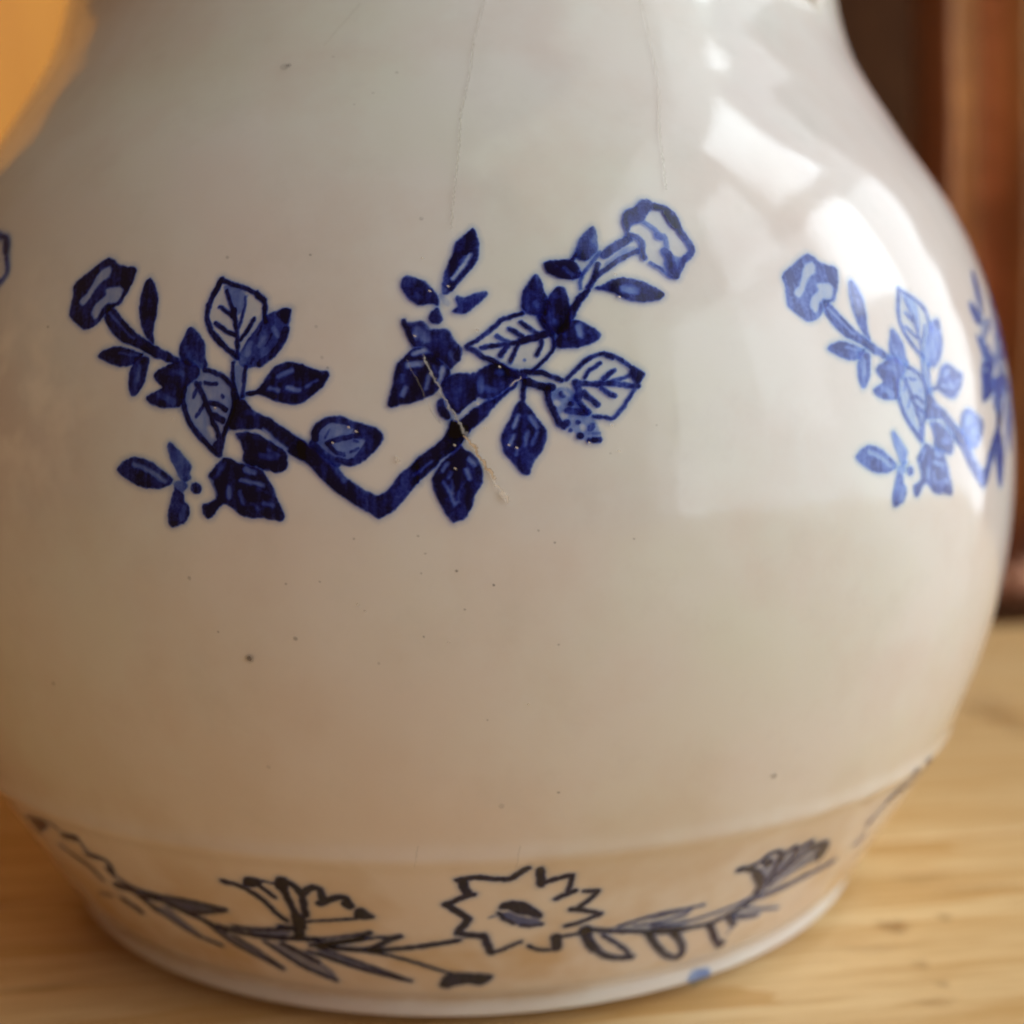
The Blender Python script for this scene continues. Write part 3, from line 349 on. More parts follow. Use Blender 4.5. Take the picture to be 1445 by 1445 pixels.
BAND_DATA = """flower:s,0.95,70,-14966 3043 -15081 2960 -15183 2859 -15425 2882 -15612 2925 -15798 2907 -15892 2885|s,0.95,68,-15695 2623 -15861 2577 -16074 2461|s,0.95,77,-16088 2461 -16008 2389 -15884 2297 -15773 2186|s,0.95,83,-15773 2186 -15833 2080 -15925 1973|s,0.95,89,-15926 1936 -15764 1885 -15540 1865|s,0.95,85,-15540 1865 -15493 1695 -15429 1540|s,0.95,49,-15429 1540 -15275 1568 -15123 1652 -14973 1715|s,0.95,49,-14842 1628 -14708 1539 -14514 1508 -14338 1516|s,0.95,110,-14419 1752 -14374 1540|s,0.95,80,-14790 3004 -14762 2851 -14751 2731|s,0.95,64,-14753 2749 -14606 2803 -14378 2855|f,0.97,0,-15919 2886 -15772 2881 -15761 2762 -15681 2622 -15820 2576 -15884 2715|s,0.93,47,-14328 2858 -14323 2722 -14348 2605|s,0.93,65,-14502 2465 -14353 2536 -14244 2575|s,0.93,52,-14110 2550 -13902 2532|s,0.93,60,-13898 2514 -14005 2371 -14191 2235|s,0.93,61,-14251 2243 -14033 2197 -13770 2106|s,0.93,59,-13766 2088 -13927 2039 -14101 1971 -14297 1941|s,0.93,49,-14377 1747 -14175 1759 -14003 1774|f,0.96,0,-15358 2362 -15277 2462 -15137 2487 -14980 2458 -14830 2357 -14686 2219 -14662 2127 -14766 2137 -14919 2205 -15066 2235 -15187 2333 -15272 2338|f,0.4,0,-15327 2271 -15185 2297 -15006 2194 -14690 2112 -14694 2003 -14994 2012 -15145 2079|s,0.92,58,-15327 2271 -15237 2158 -15101 2076|s,0.85,51,-14980 2030 -14843 1999 -14680 2020|s,0.4,30,-15470 2199 -15355 2237;
stem:s,0.93,65,-15926 1798 -16277 1730 -16667 1662 -17063 1613 -17323 1572 -17704 1584 -18027 1594 -18194 1586|s,0.9,72,-18170 1725 -18507 1706 -18861 1668 -19219 1651 -19575 1666 -19926 1714|s,0.86,74,-19860 1642 -20175 1768 -20520 1854 -20844 1986 -21262 1981 -21415 1962;
leaf:s,0.95,71,-17379 1607 -17279 1631 -17120 1733 -16966 1824 -16822 1874|s,0.85,41,-16823 1865 -17177 1843 -17502 1769 -18010 1652|s,0.95,116,-17287 1593 -17223 1596;
leaf:s,0.93,58,-18010 1652 -17615 1751 -17457 1828 -17282 1930|s,0.6,36,-18149 1733 -17723 1828 -17282 1930;
leaf:f,0.3,0,-18203 1556 -17748 1407 -17295 1224 -16785 1007 -17392 1159 -17860 1300 -18241 1437|s,0.8,42,-18203 1556 -17748 1407 -17295 1224 -16785 1007|s,0.92,61,-18241 1437 -17860 1300 -17392 1159 -16785 1007;
bud:f,0.75,0,-16187 1119 -16022 1176 -15747 1147 -15356 1107 -15451 953 -15618 881 -15817 950 -16087 877 -16255 879 -16260 1020|s,0.95,100,-16217 929 -16169 908|s,0.9,99,-15486 1055 -15634 953|s,0.8,44,-17294 1554 -17004 1491 -16625 1366 -16239 1210 -16001 1127;
flower:f,0.97,0,-18982 2784 -18753 2779 -18723 2697 -18889 2590 -19084 2615|s,0.96,66,-19398 2638 -19135 2608 -18969 2509 -18807 2354 -18707 2152 -18586 2039|s,0.88,57,-18801 2653 -18623 2466|s,0.7,37,-18709 2733 -18507 2705|s,0.97,130,-18396 2769 -18448 2660|s,0.96,76,-18432 2662 -18403 2385 -18380 2173|s,0.93,75,-18310 2760 -18207 2667 -18164 2515 -18204 2335 -18223 2172|s,0.95,77,-18148 2569 -18011 2685 -17902 2712 -17852 2629 -17879 2470|s,0.95,82,-17939 2413 -17769 2497 -17638 2558 -17511 2549 -17494 2427|s,0.97,118,-17512 2444 -17503 2418|s,0.85,33,-18308 2054 -17900 2112 -17429 2182|s,0.96,141,-18366 2120 -18389 1953|s,0.9,116,-18406 1951 -18465 1777|s,0.6,78,-18732 1910 -18504 1902|f,0.97,0,-17484 2192 -17423 2339 -17324 2398 -17212 2297 -17112 2203 -17341 2165;
leaf:f,0.3,0,-18538 1898 -18975 1811 -19513 1790 -19219 1651 -18680 1693|s,0.86,55,-18573 1894 -18975 1811 -19342 1772 -19613 1772;
leaf:f,0.28,0,-20191 1774 -19876 1438 -19487 1259 -19040 1038 -19424 1387 -19711 1566|s,0.85,54,-20191 1774 -19876 1438 -19487 1259 -19040 1038|s,0.8,48,-19711 1566 -19424 1387 -19031 1059;
leaf:f,0.28,0,-21319 1800 -20930 1573 -20593 1402 -20106 1314 -20429 1361 -20730 1638 -20925 1875|s,0.8,52,-21319 1800 -20930 1573 -20593 1402 -20106 1314|s,0.5,35,-20925 1875 -20730 1638 -20429 1361 -20106 1314;
leaf:f,0.25,0,-19139 1550 -18899 1356 -18624 1139 -18090 924 -18113 1082 -18312 1277 -18817 1560|s,0.9,56,-19139 1550 -18899 1356 -18624 1139 -18090 924|s,0.92,74,-18817 1560 -18527 1407 -18312 1277|s,0.5,35,-18312 1277 -18113 1082 -18090 924;
leaf:s,0.9,60,-18324 1604 -17936 1692 -17443 1795|s,0.85,53,-18416 1479 -18103 1398 -17798 1291|s,0.8,52,-18324 1604 -17888 1573 -17487 1594;
leaf:f,0.4,0,-21208 2049 -20441 2129 -19974 2112 -19606 2088 -20069 1947 -20403 1879 -20781 1926|s,0.85,50,-21208 2049 -20441 2129 -19974 2112 -19606 2088|s,0.85,56,-20781 1926 -20403 1879 -20069 1947 -19606 2088;
flower:f,0.85,0,-23837 2832 -23444 2868 -23000 2950 -22966 2837 -23396 2668 -23801 2483 -23862 2610|s,0.6,50,-22757 2978 -22682 2875|s,0.9,85,-22648 2761 -22207 2820|s,0.6,44,-22207 2820 -22159 2622|s,0.85,71,-22260 2525 -22056 2524|s,0.8,55,-22032 2547 -21741 2548 -21727 2409 -21848 2253|s,0.9,110,-21864 2339 -21871 2319|s,0.65,78,-23078 2469 -22802 2346 -22499 2283 -22337 2052;
leaf:s,0.7,61,-21838 2237 -21626 2127 -21429 2084 -21003 2075|s,0.9,103,-22007 2011 -21578 2047 -21372 1876 -21251 1756|s,0.9,106,-22076 1731 -21941 1654 -21774 1585|s,0.4,52,-22879 1637 -22432 1708;
leaf:f,0.13,0,-13709 1823 -13316 1814 -13003 1887 -12671 1915 -12239 1915 -12063 1504 -12803 1588|s,0.65,37,-13397 1810 -13086 1884 -12678 1934 -12239 1915|s,0.5,34,-13140 1783 -12789 1754 -12444 1775 -12197 1814|f,0.12,0,-12858 1876 -12440 1920 -11931 1917 -12144 1856 -12467 1760 -12798 1698|s,0.65,37,-12858 1876 -12520 1900 -12170 1916 -11931 1917|s,0.5,34,-12812 1738 -12475 1780 -12152 1876;
stem:s,0.78,61,-13919 1836 -13458 1727 -13105 1665 -12803 1588 -12331 1489 -12054 1483|s,0.8,68,-12775 1628 -12488 1578 -12086 1507 -11663 1481 -11403 1529 -11135 1610 -10885 1730 -10774 1829|s,0.5,43,-12805 1718 -12328 1637 -11870 1663 -11379 1710 -10927 1797;
leaf:s,0.96,111,-13968 1843 -13853 1583 -13721 1430|s,0.95,80,-13721 1430 -13511 1260 -13317 1187 -12997 1137|s,0.85,50,-12997 1137 -13139 1310 -13403 1511 -13645 1683;
leaf:s,0.86,76,-12808 1552 -12592 1297 -12352 1069 -12118 936 -11945 914 -11958 1074 -12113 1286 -12293 1442;
leaf:s,0.8,73,-11583 1442 -11429 1269 -11278 1075 -11098 957|s,0.88,113,-11093 950 -11074 937;
leaf:s,0.75,78,-11233 1523 -10996 1308|s,0.35,34,-10995 1269 -11043 1128|s,0.6,45,-11195 1532 -10787 1403 -10459 1368|s,0.5,40,-10918 1608 -10484 1470 -9924 1325;
flower:f,0.22,0,-11151 2381 -10752 2570 -10089 2607 -9570 2385 -9539 2135 -10395 2050 -10804 1915|s,0.92,74,-11528 2467 -11344 2441 -11105 2330 -10919 2158 -10836 1992 -10869 1910|s,0.95,115,-11081 2289 -10905 2119|s,0.8,51,-11355 2461 -11144 2498 -11056 2615 -10871 2639 -10684 2540 -10647 2390|s,0.86,107,-10993 2478 -10920 2425|s,0.8,66,-10731 2539 -10669 2205 -10771 2016 -10839 1870|s,0.75,66,-10638 2541 -10475 2630 -10336 2436 -10513 2217 -10611 1973|s,0.7,58,-10348 2545 -10115 2640 -10028 2485 -10237 2303 -10503 2107|s,0.85,105,-9936 2460 -9685 2471 -9504 2313 -9519 2156|s,0.85,148,-9624 2294 -9538 2243|s,0.5,50,-9626 2187 -10079 2099 -10468 1962 -10839 1870;
stem:s,0.55,68,-11095 1604 -10793 1747 -10388 1802 -9845 1813 -9286 1869 -8813 1892|s,0.45,89,-10694 1748 -10188 1773 -9679 1848|s,0.5,76,-11014 1470 -10492 1353;
leaf:s,0.85,136,-8006 2758 -7842 2843 -7151 2869 -6681 2960|s,0.8,67,-7714 3196 -7211 2899|s,0.8,69,-7175 3228 -6356 2894|s,0.6,79,-8302 2419 -8245 2495|s,0.5,81,-8268 2028 -8113 2118|s,0.5,66,-8245 2495 -8006 2758;
blot:f,0.55,0,-11523 351 -11400 446 -11231 448 -10971 409 -10936 275 -10995 221 -11150 190 -11257 141 -11437 246|s,0.85,69,-11323 227 -11288 205"""
MARKS_DATA = """hairline_crack:s,0.38,17,-15263 13782 -15347 13552 -15453 13238 -15507 12976 -15538 12716 -15618 12375 -15695 12048 -15707 11812 -15721 11585 -15757 11328 -15781 11113 -15812 10868 -15821 10661;
hairline_crack:s,0.33,18,-12628 13963 -12667 13587 -12715 13264 -12750 12906 -12825 12591 -12964 12195 -13072 11821 -13113 11509 -13149 11172;
hairline_crack:s,0.1,18,-17250 13725 -17478 13421 -17695 13126;
hairline_crack:s,0.25,12,-16395 3450 -16426 3313 -16454 3175;
hairline_crack:s,0.3,13,-15090 3408 -15107 3271 -15135 3132;
hairline_crack:s,0.4,6,-16322 9191 -16266 9062 -16187 8932 -16140 8803 -16094 8691 -16031 8578 -15969 8513;
scratch:s,0.9,24,-16153 9245 -16089 9108 -16027 8978 -15917 8769 -15855 8656 -15793 8543 -15731 8430 -15685 8349;
scratch_rust:s,0.9,35,-15685 8349 -15623 8252 -15561 8155 -15499 8058 -15453 7977 -15414 7904;
scratch_chip:s,0.9,23,-15414 7896 -15360 7814 -15314 7733 -15251 7634;
scratch_chip:s,0.8,13,-15210 8905 -15144 8953 -15078 9000;
glaze_specks:s,0.45,55,-18186 12863 -18179 12859|s,0.19,109,-18247 12847 -18240 12843|s,0.22,31,-17527 12942 -17521 12939|s,0.26,43,-18474 10398 -18470 10395|s,0.38,29,-17452 10390 -17448 10388|s,0.19,35,-17341 9578 -17337 9576|s,0.38,31,-20978 9711 -20971 9708|s,0.3,44,-18864 6792 -18860 6789|s,0.3,48,-21175 5335 -21169 5333|s,0.68,58,-18215 5870 -18211 5867|s,0.22,109,-18215 5870 -18211 5867|s,0.38,50,-17641 6121 -17637 6119|s,0.75,22,-15825 6888 -15821 6885|s,0.75,23,-15426 6720 -15422 6717|s,0.68,18,-15740 6453 -15736 6451|s,0.52,21,-16199 6151 -16196 6148|s,0.45,22,-18566 6179 -18562 6176|s,0.45,18,-17324 6778 -17320 6775|s,0.45,21,-17705 6750 -17701 6748|s,0.6,21,-14931 7318 -14927 7315|s,0.6,18,-14753 7178 -14749 7176|s,0.45,19,-14706 6017 -14702 6014|s,0.52,30,-14635 4147 -14631 4144|s,0.38,81,-11576 3993 -11568 3988|s,0.26,43,-16171 10779 -16167 10777|s,0.22,38,-16574 12671 -16569 12668|s,0.15,38,-16867 12385 -16862 12382|s,0.3,35,-15196 9189 -15192 9186|s,0.38,21,-13860 7188 -13856 7185|s,0.38,21,-16927 7254 -16923 7252|s,0.38,24,-16232 7280 -16228 7278|s,0.38,18,-16159 7091 -16155 7088|s,0.38,18,-16210 6870 -16207 6867|s,0.38,18,-15509 5139 -15505 5136|s,0.22,29,-16711 5838 -16708 5835|s,0.19,68,-15337 4002 -15333 3999|s,0.15,30,-17107 12235 -17101 12232|s,0.15,53,-18171 4510 -18167 4507|s,0.3,21,-14119 8146 -14115 8143|s,0.22,21,-13572 8452 -13568 8449|s,0.3,21,-17786 8820 -17782 8817|s,0.22,35,-17267 9240 -17263 9237|s,0.26,25,-17201 9122 -17197 9119;
glaze_chips:s,0.9,19,-16446 8137 -16437 8130|s,0.9,19,-16439 8090 -16430 8084|s,0.9,19,-16431 8106 -16422 8099|s,0.9,19,-15492 8448 -15483 8442|s,0.9,19,-15242 8259 -15232 8253|s,0.9,19,-15157 8227 -15148 8220|s,0.9,19,-15821 8013 -15812 8006|s,0.9,19,-15323 9112 -15314 9106|s,0.9,19,-15555 9519 -15546 9513|s,0.9,19,-16078 9950 -16068 9944|s,0.9,19,-15871 10004 -15861 9997|s,0.9,19,-16159 10328 -16149 10322|s,0.9,19,-13946 10146 -13936 10139|s,0.9,19,-13928 9886 -13918 9880|s,0.9,19,-14093 8460 -14084 8453|s,0.9,19,-14021 8175 -14011 8169|s,0.9,19,-14357 8268 -14347 8261|s,0.9,19,-18499 8705 -18488 8699|s,0.9,19,-19021 8601 -19010 8594|s,0.9,19,-16970 8475 -16960 8469|s,0.9,19,-16884 8428 -16875 8421|s,0.9,19,-17143 8307 -17133 8300|s,0.9,19,-15564 8712 -15555 8705|s,0.9,19,-15824 8268 -15815 8261|s,0.9,19,-16244 9457 -16234 9450|s,0.9,19,-15035 5314 -15025 5307|s,0.9,19,-16840 6449 -16831 6442|s,0.9,19,-16915 6521 -16906 6515|s,0.9,19,-15927 6081 -15917 6074"""

# ------------------------------------------------------------------ jug profile (radius over height, model units)
ZC, ZT, RF = 0.31558, 0.055, 0.744
ZK = ZC + np.array([0., 0.12, 0.3, 0.5, 0.7, 0.85, 1.0, 1.15, 1.3, 1.5, 1.7])
RK = np.array([0.923194, 0.967055, 1.007014, 1.012247, 0.978707, 0.921135, 0.827583, 0.743834, 0.710208, 0.745208, 0.810208])
ZTOP = 1.72
def hermite(xk, yk, x):
    mm = np.gradient(yk, xk)
    i = np.clip(np.searchsorted(xk, x) - 1, 0, len(xk) - 2)
    h = xk[i + 1] - xk[i]; t = (x - xk[i]) / h
    return (2*t**3-3*t**2+1)*yk[i] + (t**3-2*t**2+t)*h*mm[i] + (-2*t**3+3*t**2)*yk[i+1] + (t**3-t**2)*h*mm[i+1]
def raw_profile(z):
    body = hermite(ZK, RK, np.clip(z, ZC, ZK[-1]))
    # the band under the belly is a plain cone; a shallow groove sets off the rolled foot
    band = 0.744 + (RK[0] - 0.744) * np.clip(z / ZC, 0, 1) - 0.012 * np.exp(-((z - 0.055) / 0.012) ** 2) + 0.005 * np.exp(-((z - 0.022) / 0.018) ** 2)
    lip = 0.0065 * np.exp(-((z - ZC - 0.004) / 0.012) ** 2)          # thin raised lip where belly and foot meet
    return np.where(z >= ZC, body, band) + lip
_z = np.linspace(0, ZTOP, 3441)
_r = raw_profile(_z)
_k = np.exp(-0.5 * (np.arange(-40, 41) / 15.0) ** 2); _k /= _k.sum()
_rp = np.concatenate([2 * _r[0] - _r[1:41][::-1], _r, 2 * _r[-1] - _r[-41:-1][::-1]])
_r = np.convolve(_rp, _k, 'valid')
_dr = np.gradient(_r, _z)
def prof(z): return np.interp(z, _z, _r)
def slope(z): return np.interp(z, _z, _dr)
def surf(th, z, off=0.0):
    """point and normal on the jug, in metres, for angle th and height z"""
    r, s = prof(z), slope(z)
    n = np.stack([np.cos(th), np.sin(th), -s], -1)
    n /= np.linalg.norm(n, axis=-1, keepdims=True)
    P = np.stack([r * np.cos(th), r * np.sin(th), z + 0 * th], -1) + n * off
    return P * SC, n

def lathe(name, rz, mat, parent, seg=288, closed_normals=True):
    """surface of revolution from a list of (r, z) in model units, with exact normals"""
    rz = np.array(rz, float)
    d = np.gradient(rz, axis=0)
    nn = np.stack([d[:, 1], -d[:, 0]], -1)
    nn /= np.linalg.norm(nn, axis=1, keepdims=True) + 1e-12
    th = np.linspace(0, 2 * np.pi, seg, endpoint=False)
    c, s = np.cos(th), np.sin(th)
    V = np.stack([np.outer(rz[:, 0], c), np.outer(rz[:, 0], s), np.repeat(rz[:, 1:2], seg, 1)], -1).reshape(-1, 3) * SC
    N = np.stack([np.outer(nn[:, 0], c), np.outer(nn[:, 0], s), np.repeat(nn[:, 1:2], seg, 1)], -1).reshape(-1, 3)
    n = len(rz)
    a = np.arange(seg); b = (a + 1) % seg
    F = []
    for i in range(n - 1):
        F.append(np.stack([i * seg + a, i * seg + b, (i + 1) * seg + b, (i + 1) * seg + a], -1))
    F = np.concatenate(F)
    return mesh_obj(name, V, F, mat, parent, normals=N)

# ------------------------------------------------------------------ setting: table, back wall
table = tag(empty('tabletop'), 'pale pine tabletop of glued boards under the jug', None, None, 'structure')
GR = math.radians(5.5)
rnd = random.Random(4)
y = -6.6
k = 0
board_mesh = {}
def rounded_board(L, W, H, bev):
    x, yy = L / 2, W / 2
    ring = [(-yy + bev, 0), (yy - bev, 0), (yy, -bev), (yy, -H), (-yy, -H), (-yy, -bev)]
    V = [(sx * x, p[0], p[1]) for sx in (-1, 1) for p in ring]
    F = [tuple(range(5, -1, -1)), tuple(range(6, 12))]
    for i in range(6):
        j = (i + 1) % 6
        F.append((i, j, j + 6, i + 6))
    return V, F
widths = [1.05, 0.95, 1.1, 1.0, 0.9, 1.05, 0.95, 1.0]
total = sum(widths)
yy = 1.93 - total
for w in widths:
    V, F = rounded_board(26 * SC, (w - 0.004) * SC, 0.36 * SC, 0.003 * SC)
    o = mesh_obj('plank', V, F, M_PINE, table, smooth=False)
    off = Vector((0, yy + w / 2 - 1.93, 0))
    off.rotate(Matrix.Rotation(GR, 3, 'Z'))
    o.location = (Vector((2.0, 1.93, 0)) + off) * SC
    o.rotation_euler = (0, 0, GR)
    yy += w

# knots and resin streaks lying in the boards: (x, y, half length, half width, strength) in model units
for (kx, ky, ka, kb, kv) in [(0.702, -0.496, 0.023, 0.018, 0.9), (0.825, -0.317, 0.052, 0.016, 0.35), (0.799, -0.47, 0.012, 0.011, 0.6), (0.692, -0.62, 0.013, 0.011, 0.6), (0.701, -0.679, 0.011, 0.009, 0.5), (1.479, 0.703, 0.059, 0.133, 0.6), (1.55, 0.887, 0.046, 0.084, 0.35), (0.907, -0.368, 0.075, 0.015, 0.3), (-0.655, -0.598, 0.065, 0.011, 0.4), (0.67, -0.726, 0.027, 0.012, 0.4), (0.636, -0.568, 0.056, 0.01, 0.3)]:
    V = []; F = []; A = []
    nr_, na_ = 6, 28
    for i in range(nr_ + 1):
        q = 1.5 * i / nr_
        for j in range(na_):
            a = 2 * math.pi * j / na_
            rr_ = q * (1 + 0.14 * math.sin(3 * a + kx * 9) + 0.08 * math.sin(5 * a + ky * 7))
            x_, y_ = ka * rr_ * math.cos(a), kb * rr_ * math.sin(a)
            V.append(((kx + x_ * math.cos(GR) - y_ * math.sin(GR)) * SC, (ky + x_ * math.sin(GR) + y_ * math.cos(GR)) * SC, 0.00012))
            A.append(0.45 * kv * max(0.0, 1 - (q / 1.5) ** 2) ** 1.3)
    for i in range(nr_):
        for j in range(na_):
            F.append((i * na_ + j, (i + 1) * na_ + j, (i + 1) * na_ + (j + 1) % na_, i * na_ + (j + 1) % na_))
    o = mesh_obj('knot', V, F, M_KNOT, table)
    at = o.data.attributes.new('ink', 'FLOAT', 'POINT'); at.data.foreach_set('value', A)

wall = tag(empty('back_wall', (0, 5.2 * SC, 0)), 'dark stained board wall behind the jug', None, None, 'structure')
for i in range(7):
    w = 1.6
    V = []; F = []
    x0, x1 = (-6.2 + i * w) * SC, (-6.2 + (i + 1) * w - 0.03) * SC
    z0, z1, t0, b = -2.0 * SC, 9.0 * SC, 0.25 * SC, 0.03 * SC
    V = [(x0, t0, z0), (x0, b, z0), (x0 + b, 0, z0), (x1 - b, 0, z0), (x1, b, z0), (x1, t0, z0)]
    V += [(a_, b_, z1) for a_, b_, _ in V]
    F = [tuple(range(6)), tuple(range(11, 5, -1))] + [(j, j + 6, (j + 1) % 6 + 6, (j + 1) % 6) for j in range(6)]
    mesh_obj('board', V, F, M_WALL, wall, smooth=False)

# ------------------------------------------------------------------ amber pine panel standing at the left
panel = tag(empty('pine_panel', (-3.3 * SC, 3.4 * SC, 0)), 'blurred amber pine panel standing upright behind the jug, upper corner of the picture', 'panel')
panel.rotation_euler = (0, 0, math.radians(52))
for i in range(3):
    w = 0.9
    x0, x1 = (-1.0 + i * w) * SC, (-1.0 + (i + 1) * w - 0.015) * SC
    z0, z1, t0, b = 0.0, 7.0 * SC, 0.22 * SC, 0.04 * SC
    V = [(x0, t0, z0), (x0, b, z0), (x0 + b, 0, z0), (x1 - b, 0, z0), (x1, b, z0), (x1, t0, z0)]
    V += [(a_, b_, z1) for a_, b_, _ in V]
    F = [tuple(range(6)), tuple(range(11, 5, -1))] + [(j, j + 6, (j + 1) % 6 + 6, (j + 1) % 6) for j in range(6)]
    mesh_obj('board', V, F, M_PANEL, panel, smooth=False)

# ------------------------------------------------------------------ rust-brown hanging cloth at the right
def cloth_material():
    t = NT('rust_cloth')
    tc = t.n('ShaderNodeTexCoord')
    sep = t.n('ShaderNodeSeparateXYZ'); t.l(tc.outputs['UV'], sep.inputs[0])
    c = t.ramp(sep.outputs['X'], [(0.0, (0.12, 0.045, 0.02)), (0.05, (0.35, 0.13, 0.06)), (0.13, (0.66, 0.33, 0.12)), (0.19, (0.62, 0.30, 0.11)), (0.235, (0.90, 0.45, 0.30)), (0.29, (0.42, 0.20, 0.07)), (0.36, (0.46, 0.22, 0.07)), (0.42, (0.26, 0.06, 0.03)), (0.6, (0.5, 0.2, 0.08)), (1.0, (0.30, 0.07, 0.03))])
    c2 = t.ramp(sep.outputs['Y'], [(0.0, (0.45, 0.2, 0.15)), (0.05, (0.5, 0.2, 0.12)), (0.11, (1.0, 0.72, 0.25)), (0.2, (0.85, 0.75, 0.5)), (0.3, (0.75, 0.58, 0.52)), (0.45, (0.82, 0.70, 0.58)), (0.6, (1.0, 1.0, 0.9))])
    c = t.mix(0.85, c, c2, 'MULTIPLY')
    n = t.noise(tc.outputs['Object'], 38.0, 4)
    c = t.mix(t.mapr(n, 0.42, 0.62, 0.0, 0.55), c, (0.20, 0.075, 0.03))
    p = t.n('ShaderNodeBsdfPrincipled')
    t.l(c, p.inputs['Base Color']); p.inputs['Roughness'].default_value = 0.85
    p.inputs['Sheen Weight'].default_value = 0.2
    t.l(p.outputs[0], t.out.inputs[0])
    return t.m
M_CLOTH = cloth_material()
cloth = tag(empty('hanging_cloth', (2.08 * SC, 2.75 * SC, 0)), 'blurred rust brown cloth hanging in vertical folds beyond the table, behind the jug', 'cloth')
nu, nv = 140, 40
V = []; UV = []
for j in range(nv + 1):
    v = j / nv
    for i in range(nu + 1):
        u = i / nu
        x = 1.5 * u
        dep = 0.09 * math.sin(u * 28 + 2.2 + 0.5 * math.sin(3 * v)) + 0.05 * math.sin(u * 51 + 1.3 + v) + 0.03 * math.sin(9 * v + u * 5)
        V.append((x * SC, dep * SC, (0.05 + 4.0 * v) * SC)); UV.append((u, v))
F = [(j * (nu + 1) + i, j * (nu + 1) + i + 1, (j + 1) * (nu + 1) + i + 1, (j + 1) * (nu + 1) + i) for j in range(nv) for i in range(nu)]
o = mesh_obj('drape', V, F, M_CLOTH, cloth)
uvl = o.data.uv_layers.new(name='UVMap')
for lp in o.data.loops: uvl.data[lp.index].uv = UV[lp.vertex_index]
sm = o.modifiers.new('thickness', 'SOLIDIFY'); sm.thickness = 0.02 * SC
# rolled hem at the bottom of the cloth
t = NT('hem_cloth'); p = t.n('ShaderNodeBsdfPrincipled'); p.inputs['Roughness'].default_value = 0.85
tcn = t.n('ShaderNodeTexCoord')
t.l(t.mix(t.noise(tcn.outputs['Object'], 80.0, 3), (0.62, 0.32, 0.20), (0.46, 0.20, 0.11)), p.inputs['Base Color']); t.l(p.outputs[0], t.out.inputs[0])
V = []; F = []
ns, nr = 60, 14
for i in range(ns + 1):
    x = 1.5 * i / ns
    rr = 0.095 + 0.008 * math.sin(i * 1.3)
    for q in range(nr):
        a = 2 * math.pi * q / nr
        V.append((x * SC, (-0.02 + 0.02 * math.sin(i * .9) + rr * math.cos(a)) * SC, (0.06 + rr * 0.95 * math.sin(a)) * SC))
for i in range(ns):
    for q in range(nr):
        F.append((i * nr + q, (i + 1) * nr + q, (i + 1) * nr + (q + 1) % nr, i * nr + (q + 1) % nr))
F.append(tuple(range(nr))); F.append(tuple(ns * nr + q for q in range(nr - 1, -1, -1)))
mesh_obj('rolled_hem', V, F, t.m, cloth)

# ------------------------------------------------------------------ the jug
jug = tag(empty('jug'), 'round bellied cream glazed jug printed with cobalt blue flower sprigs', 'jug')
Z_SPLIT = ZC - 0.035
Z_RIM = ZT
outer = [(float(prof(z)), z) for z in np.concatenate([np.linspace(Z_SPLIT, ZC + 0.06, 50), np.linspace(ZC + 0.07, ZTOP - 0.03, 190)])]
rt = outer[-1][0]
lip = [(rt + 0.004 - 0.035 * (1 - math.cos(a)), ZTOP - 0.03 + 0.035 * math.sin(a)) for a in np.linspace(0.15, math.pi - 0.15, 10)]
inner = [(float(prof(z)) - 0.07, z) for z in np.linspace(ZTOP - 0.04, 0.36, 70)]
inner += [(0.80, 0.29), (0.68, 0.235), (0.45, 0.215), (0.02, 0.21)]
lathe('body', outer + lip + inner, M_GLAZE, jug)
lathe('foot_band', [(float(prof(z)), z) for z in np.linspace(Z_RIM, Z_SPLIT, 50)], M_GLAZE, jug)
rim = [(0.02, 0.13), (0.5, 0.125), (0.60, 0.11), (0.635, 0.06), (0.65, 0.012), (0.668, 0.0006), (0.69, 0.0)]
rim += [(0.69 + 0.05 * math.sin(a), 0.026 * (1 - math.cos(a))) for a in np.linspace(0.15, 1.3, 9)]
rim += [(float(prof(z)), z) for z in np.linspace(0.027, Z_RIM, 24)]
lathe('foot_rim', rim, M_GLAZE, jug)

# moulded lug on the neck (its lower tip shows at the top edge of the picture)
LUG_TH, LUG_Z = -0.719, 1.471
def lug(th0):
    V = []; F = []
    nz, na = 22, 16
    for i in range(nz):
        t_ = i / (nz - 1)
        z = LUG_Z + 0.2 * t_
        wid = 0.06 * math.sin(min(1.0, 0.06 + t_ * 1.7) * math.pi / 2) ** 0.8
        hgt = 0.10 * math.sin(min(1.0, t_ * 1.25) * math.pi / 2) * (1 - 0.35 * t_)
        for j in range(na):
            a = math.pi * (j / (na - 1)) * 1.2 - 0.1 * math.pi
            th = th0 - wid / 0.73 * math.cos(a)
            P, n = surf(np.array([th]), np.array([z]), hgt * math.sin(a) - 0.004)
            V.append(tuple(P[0]))
    for i in range(nz - 1):
        for j in range(na - 1):
            F.append((i * na + j, i * na + j + 1, (i + 1) * na + j + 1, (i + 1) * na + j))
    F.append(tuple(range(na - 1, -1, -1))); F.append(tuple((nz - 1) * na + j for j in range(na)))
    return V, F
V, F = lug(LUG_TH)
mesh_obj('lug', V, F, M_GLAZE, jug)

# ------------------------------------------------------------------ printed decoration: flat ink lying on the curved glaze
def parse(txt):
    res = []
    for item in txt.split(';'):
        item = item.strip()
        if not item: continue
        name, ops = item.split(':')
        L = []
        for op in ops.split('|'):
            a, v, w, pts = op.split(',')
            q = np.array([float(x) for x in pts.split()]).reshape(-1, 2) / 1e4
            L.append((a, float(v), float(w) / 1e4, q))
        res.append((name, L))
    return res

def wob(X, Y, f):
    return (np.sin(X * f + 1.7 * np.sin(Y * f * 0.83 + 0.4)) + np.sin(Y * f * 1.13 + 1.4 * np.sin(X * f * 0.71 + 2.0)) + 0.6 * np.sin((X + Y) * f * 2.1 + 0.9)) / 2.6

